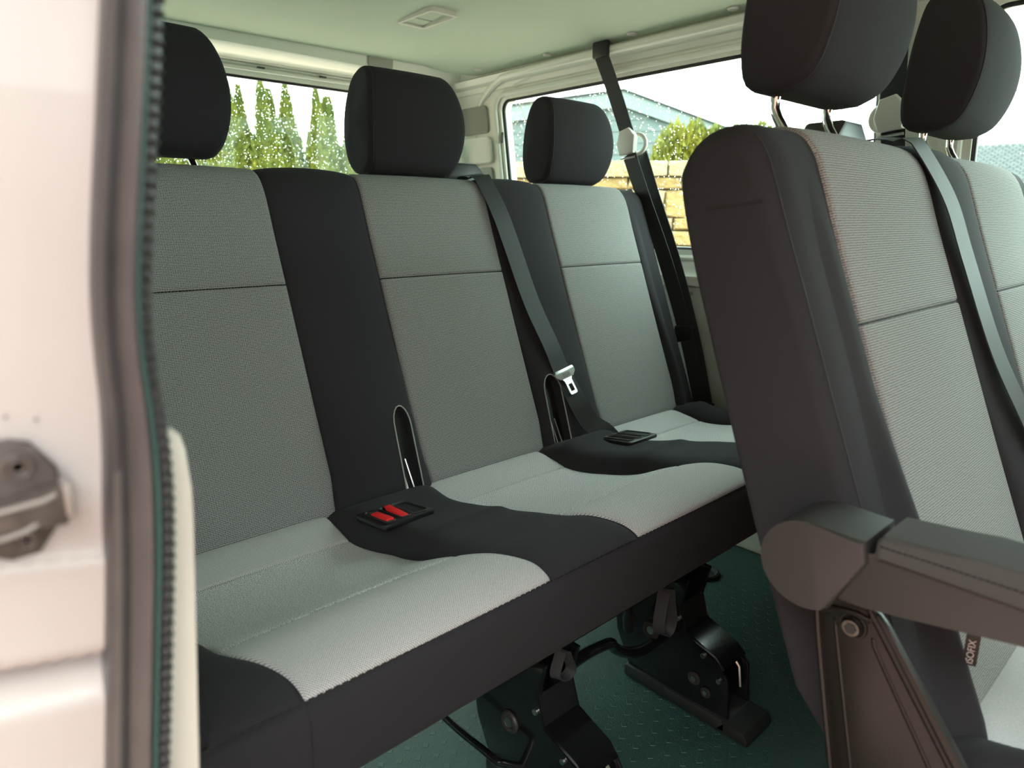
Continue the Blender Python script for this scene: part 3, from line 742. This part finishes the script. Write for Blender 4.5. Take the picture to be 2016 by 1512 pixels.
# ================================================================== BELTS
def on_b(x, z, h, dy=0, dx=0, dz=0):
    i = idx(bk[:i_max], lambda q: abs(q.y-z)); q = bk[i]; n_ = bkn[i]; return Vector((x+dx, q.x+n_.x*h+dy, q.y+n_.y*h+dz))
def tongue(T, p, d, n_, s):
    """latch plate hanging on the webbing: d points down the belt, n_ out of the seat, s sideways"""
    fr = lambda a, b, c: p+s*a+d*b+n_*c
    b = MB().prism([(-.032, -.008), (.032, -.008), (.030, .002), (.020, .010), (-.020, .010), (-.030, .002)], fr, .002, .007, .0015).build('latch_grip', 'plastic_grey', T)
    MB().prism(rrect(-.029, .029, -.012, -.004, .003, 3), fr, -.002, .0075, .001).build('latch_bar', 'steel', b)
    for k in range(4):
        MB().tube([fr(-.011, -.001+.0022*k, .0075), fr(.011, -.001+.0022*k, .0075)], .0006, 5).build('grip_ridge', 'plastic_black', b)
    pl = MB(); ring_plate(pl, rrect(-.011, .011, .012, .048, .004, 3), rrect(-.006, .006, .024, .041, .001, 3), lambda a, b_, c: fr(a, b_, c), .003, .0052)
    pl.prism([(-.016, .008), (.016, .008), (.011, .016), (-.011, .016)], fr, .003, .0052)
    pl.build('latch_plate', 'steel', b)
def centre_belt(dx, dy, dz, label, full, group=None):
    T = thing('seat_belt', (1.02+dx, 1.30+dy, .92+dz), label, 'seat belt')
    X = [(1.030, 1.290, .955), (1.015, 1.268, .962), (1.008, 1.240, .963), (1.000, 1.205, .957)]
    p = [Vector((a+dx, b+dy, c+dz)) for a, b, c in X]
    body = [(.998, .940), (1.009, .878), (1.023, .803), (1.040, .683), (1.059, .584), (1.071, .528)]
    p += [on_b(x, z, .017 if z > .65 else .026, dy, dx, dz) for x, z in body]
    tail = [(1.082, .975, .478), (1.096, .948, .432), (1.112, .920, .412), (1.122, .900, .390)]
    p += [Vector((a+dx, b+dy, c+dz)) for a, b, c in tail]
    q = spline(p, 70)
    sides = []
    for i in range(70):
        t = i/69; tw = 0 if t < .72 else (t-.72)/.28
        sides.append((math.cos(tw*.5), .30*0+math.sin(tw*.9)*-.6, .12+.1*tw))
    MB().ribbon(q, sides, .047, .0007).build('webbing', 'webbing', T, angle=30)
    MB().prism([(.965, .935), (.985, .972), (1.005, .992), (1.062, .992), (1.085, .972), (1.10, .935)], lambda a, b, d: Vector((a+dx, 1.292+dy+d, b+dz)), -.004, .055, .006).build('belt_outlet', 'plastic_black', T)
    MB().rbox((1.033+dx, 1.30+dy, .86+dz), (.09, .02, .16), .006).build('retractor_cover', 'plastic_black', T)
    i = min(range(70), key=lambda k: abs(q[k].z-(.528+dz)))
    d = (q[i+1]-q[i-1]).normalized(); s = Vector((1, 0, .12)); s = (s-d*s.dot(d)).normalized(); n_ = s.cross(d)
    if n_.y > 0: n_ = -n_
    tongue(T, q[i]+n_*.002, d, n_, s)
    return T
centre_belt(0, 0, 0, 'black lap-and-shoulder belt lying down the long bench between two seats', True)
centre_belt(.012, -.86, .006, 'black shoulder belt lying down the bench that has the armrest', True)

def side_belt(y, label, top_y, low, ring_dy=-.020):
    T = thing('seat_belt', (1.57, y, .40), label, 'seat belt')
    zr = 1.075
    MB().rbox((1.535, top_y, 1.316), (.016, .054, .044), .006).build('anchor_cap', 'plastic_black', T)
    p0 = spline([(1.530, top_y, 1.312), (1.545, (top_y+y)/2, 1.20), (1.560, y+.004, zr+.01)], 16)
    MB().ribbon(p0, (0, 1, .25), .047, .0008).build('strap_sleeve', 'webbing', T)
    dr = MB().prism([(y-.026, zr-.032), (y+.020, zr-.038), (y+.032, zr-.010), (y+.024, zr+.026), (y-.006, zr+.034), (y-.028, zr+.012)], lambda a, b, d: Vector((1.552+d, a, b)), -.010, .010, .005, 3).build('guide_cover', 'plastic_light', T)
    MB().ring((1.570, y+ring_dy, zr-.008), (1, .2, 0), .025, .006, 28, 8).build('guide_loop', 'plastic_light', T)
    MB().tube([(1.556, y-.026, zr-.042), (1.556, y+.022, zr-.046)], .0035, 8).build('guide_bar', 'steel', T)
    if low:
        MB().ribbon(spline([(1.556, y-.004, zr-.034), (1.565, y-.045, .94), (1.590, y-.11, .77), (1.600, y-.19, .56), (1.600, y-.25, .375)], 30), (0, 1, .35), .046, .0008).build('webbing', 'webbing', T)
        MB().ribbon(spline([(1.585, y-.020, zr-.034), (1.590, y-.060, .94), (1.608, y-.125, .77), (1.612, y-.20, .56), (1.612, y-.255, .375)], 30), (0, 1, .35), .046, .0008).build('webbing', 'webbing', T)
        MB().prism([(y-.205, .585), (y-.155, .580), (y-.155, .532), (y-.205, .545)], lambda a, b, d: Vector((1.598+d, a, b)), -.006, .030, .004).build('belt_clip', 'plastic_black', T)
        MB().rbox((1.600, y-.262, .372), (.012, .055, .022), .004).build('floor_anchor', 'plastic_black', T)
    else:
        MB().ribbon(spline([(1.560, y-.004, zr-.034), (1.572, y-.010, .95), (1.590, y-.02, .78), (1.598, y-.06, .50), (1.598, y-.08, .30)], 24), (0, 1, .1), .046, .0008).build('webbing', 'webbing', T)
side_belt(1.236, 'black belt with a white guide loop hanging across the far side window', 1.325, True)
side_belt(.566, 'black belt with a white guide loop on the pillar beside the armrest bench', .575, False, .018)

# ================================================================== ROOF LAMP
lz = 1.387
lamp = thing('roof_lamp', (1.142, 1.58, lz), 'white framed rectangular lamp set in the grey roof lining', 'lamp')
fr_ = MB(); ring_plate(fr_, rrect(1.098, 1.186, 1.502, 1.658, .012, 6), rrect(1.107, 1.177, 1.512, 1.648, .006, 6), lambda a, b, d: Vector((a, b, lz-d)), -.006, .018)
fr_.build('lamp_frame', 'plastic_light', lamp, angle=30)
MB().prism(rrect(1.107, 1.177, 1.512, 1.648, .006, 6), lambda a, b, d: Vector((a, b, lz-d)), .000, .004).build('lamp_lens', 'lens', lamp)
MB().rbox((1.142, 1.62, lz-.007), (.06, .045, .006), .002, 2, Matrix.Rotation(R(6), 4, 'X')).build('lamp_switch', 'plastic_grey', lamp)

# ================================================================== OUTSIDE
def cypress(seed, h=4.2, r=.56, n=11000):
    rnd = random.Random(seed); mb = MB(); br_ = [rnd.uniform(.75, 1.15) for _ in range(12)]
    for _ in range(n):
        t = rnd.random()**1.25; a = rnd.uniform(0, 2*PI)
        rr = r*(1-t)**.80*(br_[int(t*11.9)])*rnd.uniform(.55, 1.05)*(1+.18*math.sin(5*a+9*t))+.012
        c = Vector((rr*math.cos(a), rr*math.sin(a), h*t))
        d = Vector((math.cos(a)*.45, math.sin(a)*.45, 1)).normalized(); s = Vector((rnd.gauss(0, 1), rnd.gauss(0, 1), rnd.gauss(0, .4))).normalized()
        L = rnd.uniform(.07, .15)*(1-.35*t); w_ = L*.24
        mb.v += [tuple(c-s*w_), tuple(c+s*w_), tuple(c+d*L)]; mb.uv += [(0, 0)]*3; k = len(mb.v); mb.f.append((k-3, k-2, k-1))
    mb.tube([(0, 0, h*k/8) for k in range(9)], [max(.01, r*.62*(1-k/8)**.80) for k in range(9)], 9)
    return mb
def trunk(h): return MB().tube([(0, 0, 0), (0, 0, h*.5), (0, 0, h*.96)], [.06, .04, .008], 8)
protos = []
for s_ in range(4):
    me_o = cypress(50+s_).build('foliage', 'leaf_cypress', smooth=False, recalc=False); me_f = me_o.data; bpy.data.objects.remove(me_o)
    t_o = trunk(4.2).build('trunk', 'bark'); me_t = t_o.data; bpy.data.objects.remove(t_o); protos.append((me_f, me_t))
tops = [(.4, 4.1), (1.0, 4.2), (1.6, 4.05), (2.2, 4.2), (2.8, 4.1), (3.45, 4.15), (4.1, 4.25), (4.72, 4.1), (5.05, 4.0), (5.37, 4.05), (5.66, 4.06), (5.95, 4.14), (6.20, 4.02), (6.63, 4.22), (7.11, 4.14), (7.43, 4.02), (7.60, 4.05), (7.90, 4.06), (8.5, 4.2), (9.1, 4.1), (6.42, 3.35), (6.88, 3.4), (7.27, 3.35), (5.52, 3.3)]
for i, (x, h) in enumerate(tops):
    e = thing('cypress', (x, 14+.22*math.sin(i*2.1)+(.35 if h < 3.6 else 0), -.62), *(('shorter cypress filling a gap just behind the tall cypress row', 'tree', 'short cypresses behind the row') if h < 3.6 else ('slender yellow-green cypress in the close row beyond the tailgate window', 'tree', 'row of cypresses behind the van')))
    k = h/4.2; e.scale = (k*(1.0 if i % 3 else 1.15), k, k); e.rotation_euler.z = i*1.3
    for nm, me_ in zip(('foliage', 'trunk'), protos[i % 4]):
        o = bpy.data.objects.new(nm, me_); col.objects.link(o); o.parent = e
# low filler growth at the foot of the row
fh = MB(); rnd = random.Random(8)
for _ in range(22000):
    x = rnd.uniform(0, 10); y = 13.75+rnd.uniform(-.25, .25); z = -.62+rnd.random()**.9*(2.0+.35*math.sin(x*7)+.2*math.sin(x*17))
    L = rnd.uniform(.07, .14); s = Vector((rnd.gauss(0, 1), rnd.gauss(0, 1), rnd.gauss(0, .4))).normalized()*L*.3
    c = Vector((x, y, z)); k = len(fh.v); fh.v += [tuple(c-s), tuple(c+s), tuple(c+Vector((rnd.uniform(-.04, .04), -.03, L)))]; fh.uv += [(0, 0)]*3; fh.f.append((k, k+1, k+2))
fh.box(0, 10, 13.72, 13.9, -.62, 1.15)
fh.build('low_hedge', 'leaf_hedge', smooth=False, recalc=False, label='yellow green clipped hedge growing along the foot of the cypress row', cat='hedge')

ED = Vector((.64, -.768, 0)); ND = Vector((-.768, -.64, 0))   # along / out of the garden walls, toward the van
# stone garden wall
P0 = Vector((4.129, 3.626, 0)); sw = thing('stone_wall', (4.35, 3.35, -.62), 'rough yellow sandstone garden wall with a thick cap, outside the far side window', 'wall')
def sf(a, b, d): p = P0+ED*a+ND*d; return Vector((p.x, p.y, b))
MB().prism([(-1.6, -.62), (1.6, -.62), (1.6, 1.195), (-1.6, 1.195)], sf, -.30, -.02).build('wall_core', 'mortar', sw)
rnd = random.Random(21); z = -.60; row = 0
while z < 1.185:
    h = rnd.choice((.13, .17, .21)); h = min(h, 1.19-z)
    if h < .05: break
    a = -1.6+rnd.uniform(-.1, 0)
    while a < 1.5:
        w_ = rnd.uniform(.20, .52); jj = lambda q=.014: rnd.uniform(-q, q)
        parts = [(z, h)]
        if h > .15 and rnd.random() < .4: c_ = h*rnd.uniform(.35, .6); parts = [(z, c_), (z+c_, h-c_)]
        for z0, hh in parts:
            pts = [(a+.006+jj(), z0+.006+jj(.005)), (a+w_*.5, z0+.005+jj(.009)), (a+w_-.006+jj(), z0+.006+jj(.005)), (a+w_-.006+jj(), z0+hh-.005+jj(.005)), (a+w_*.45, z0+hh-.004+jj(.009)), (a+.006+jj(), z0+hh-.005+jj(.005))]
            MB().prism(pts, sf, -.05, .005+rnd.uniform(0, .05), .014, 1).build('stone', rnd.choice(('stone_a', 'stone_a', 'stone_b', 'stone_c')), sw, angle=25)
        a += w_
    z += h; row += 1
a = -1.6
while a < 1.5:
    w_ = rnd.uniform(.5, .8); MB().prism([(a+.006, 1.197), (a+w_*.5, 1.194), (a+w_-.006, 1.197), (a+w_-.006, 1.303), (a+w_*.5, 1.31), (a+.006, 1.302)], sf, -.36, .07+rnd.uniform(0, .015), .018, 2).build('cap_stone', 'stone_b', sw, angle=25); a += w_
# golden hedge behind it
gh_ = MB(); HP = Vector((5.70, 4.05, 0))
for _ in range(24000):
    a = rnd.uniform(-.22, 1.1); b = rnd.uniform(-.30, .30); top = 1.70+.03*math.sin(a*9)+.03*math.sin(a*33)-.10*max(0, a-.55); edge = min(1, (a+.22)/.15)
    zz = -.62+(top+.62)*(rnd.random()**.7)*(.78+.22*edge)
    c = HP+ED*a+ND*b+Vector((0, 0, zz)); L = rnd.uniform(.04, .085); s = Vector((rnd.gauss(0, 1), rnd.gauss(0, 1), rnd.gauss(0, .3))).normalized()*L*.22
    k = len(gh_.v); gh_.v += [tuple(c-s), tuple(c+s), tuple(c+Vector((rnd.uniform(-.03, .03), rnd.uniform(-.03, .03), L)))]; gh_.uv += [(0, 0)]*3; gh_.f.append((k, k+1, k+2))
gh_.build('golden_hedge', 'leaf_hedge', smooth=False, recalc=False, label='golden yellow conifer hedge rising above the stone wall cap', cat='hedge')
# house with a low gable
HP0 = Vector((10.873, 8.794, 0)); ho = thing('house', (10.9, 8.8, -.62), 'pale grey house with lap siding and a low gable beyond the stone wall', 'house')
def hf(a, b, d): p = HP0+ED*a+ND*d; return Vector((p.x, p.y, b))
gz = lambda a: 3.27+a*.105 if a < 0 else 3.27-a*.37
MB().prism([(-3.4, -.62), (1.72, -.62), (1.72, 2.50), (0, 3.05), (-3.4, 2.75)], hf, -5, -.05).build('house_body', 'siding_gable', ho, smooth=False)
z = -.6; k = 0
while z < 2.95:
    a0, a1 = -3.4, min(1.72, (3.05-z-.1)/.37 if z > 2.3 else 1.72)
    if z > 2.35: a0 = max(-3.4, -(3.05-z)/.105) if z > 2.52 else -3.4
    MB().prism([(0, 0), (.018, 0), (.004, .215), (0, .215)], lambda p, q, d: hf(d, z+q, -.05+p), a0, max(a0+.1, min(a1, 1.72))).build('siding_board', 'siding' if True else '', ho, smooth=False)
    z += .21; k += 1
MB().prism([(-3.6, gz(-3.6)), (0, gz(0)), (0, gz(0)-.28), (-3.6, gz(-3.6)-.28)], hf, .0, .05).build('fascia_board', 'fascia', ho, smooth=False)
MB().prism([(0, gz(0)), (1.95, gz(1.95)), (1.95, gz(1.95)-.24), (0, gz(0)-.28)], hf, .0, .05).build('fascia_board', 'fascia', ho, smooth=False)
for a0, a1 in ((-3.7, .0), (0, 2.0)):
    MB().prism([(a0, gz(a0)), (a1, gz(a1) if a1 else 3.27), (a1, (gz(a1) if a1 else 3.27)+.035), (a0, gz(a0)+.035)], hf, -5.2, .09).build('roof_slope', 'roof_dark', ho, smooth=False)
# grey tiled roof far off beyond the front window
rp = Vector((47.5, 11.5, 5.1)); e2 = Vector((.22, -.975, 0)); dn = Vector((-.80, -.18, -.42))
tl = thing('tiled_roof_house', (44, 8, -.62), 'distant building with a dark grey tiled roof', 'building')
def tf(a, b, d): return rp+e2*a+dn*b+Vector((0, 0, d))
MB().prism([(-9, 0), (14, 0), (14, 6), (-9, 6)], tf, -.25, -.03).build('roof_deck', 'roof_dark', tl, smooth=False)
ti = MB()
for r_ in range(20):
    for c_ in range(74):
        a = -9+.31*c_+(.155 if r_ % 2 else 0); b = .30*r_
        ti.prism([(a+.015, b), (a+.295, b), (a+.295, b+.22), (a+.155, b+.29), (a+.015, b+.22)], tf, -.02, .05+.02*((r_*7+c_*3) % 4)/4)
ti.build('roof_tile', 'tile_grey', tl, smooth=False, recalc=False, kind='stuff')
MB().prism([(-9, 5.6), (14, 5.6), (14, 6.0), (-9, 6.0)], lambda a, b, d: Vector((tf(a, b, 0).x+.6, tf(a, b, 0).y, d)), -.62, 2.6).build('wall', 'siding', tl, smooth=False)
# bare shrubs
def bare(name, base, h, seed, label, spread=.35, n0=7):
    rnd = random.Random(seed); mb = MB()
    def go(p, d, L, r, dep):
        q = p+d*L; mid_ = p+d*L*.5+Vector((rnd.uniform(-1, 1), rnd.uniform(-1, 1), 0))*L*.06
        mb.tube([p, mid_, q], [r, r*.85, r*.7], 5, False)
        if dep == 0: return
        for _ in range(3 if dep > 1 else 2):
            nd = (d+Vector((rnd.gauss(0, .42), rnd.gauss(0, .42), rnd.gauss(.1, .25)))).normalized(); go(p.lerp(q, rnd.uniform(.5, 1)), nd, L*rnd.uniform(.5, .75), r*.62, dep-1)
    for _ in range(n0):
        go(Vector(base)+Vector((rnd.uniform(-.1, .1), rnd.uniform(-.1, .1), 0)), Vector((rnd.gauss(0, spread), rnd.gauss(0, spread), 1)).normalized(), h*.45, .010, 3)
    mb.build(name, 'bark', label=label, cat='shrub')
bare('bare_shrub', (6.35, 6.95, -.62), 4.0, 5, 'bare twiggy shrub growing between the stone wall and the pale house')
bare('bare_tree', (20.5, 9.9, -.62), 4.2, 9, 'thin leafless tree standing past the gable end of the house', .2, 4)
bare('bare_sapling', (21.5, 8.7, -.62), 4.0, 12, 'spindly leafless sapling in the open ground past the hedge', .15, 3)

# unseen wall added on the door side, blocks sky and bounces warm light
nb = thing('light_shaping_wall', (-3.0, .0, -.62), 'unseen pinkish wall added on the sliding door side to shape the light', 'wall')
MB().box(-3.3, -3.0, -12, 9, -.62, 2.8).build('wall_face', 'added_wall_pink', nb)
MB().box(-3.4, -2.8, -12.2, 9.2, 2.8, 2.92).build('added_wall_cap', 'roof_dark', nb)
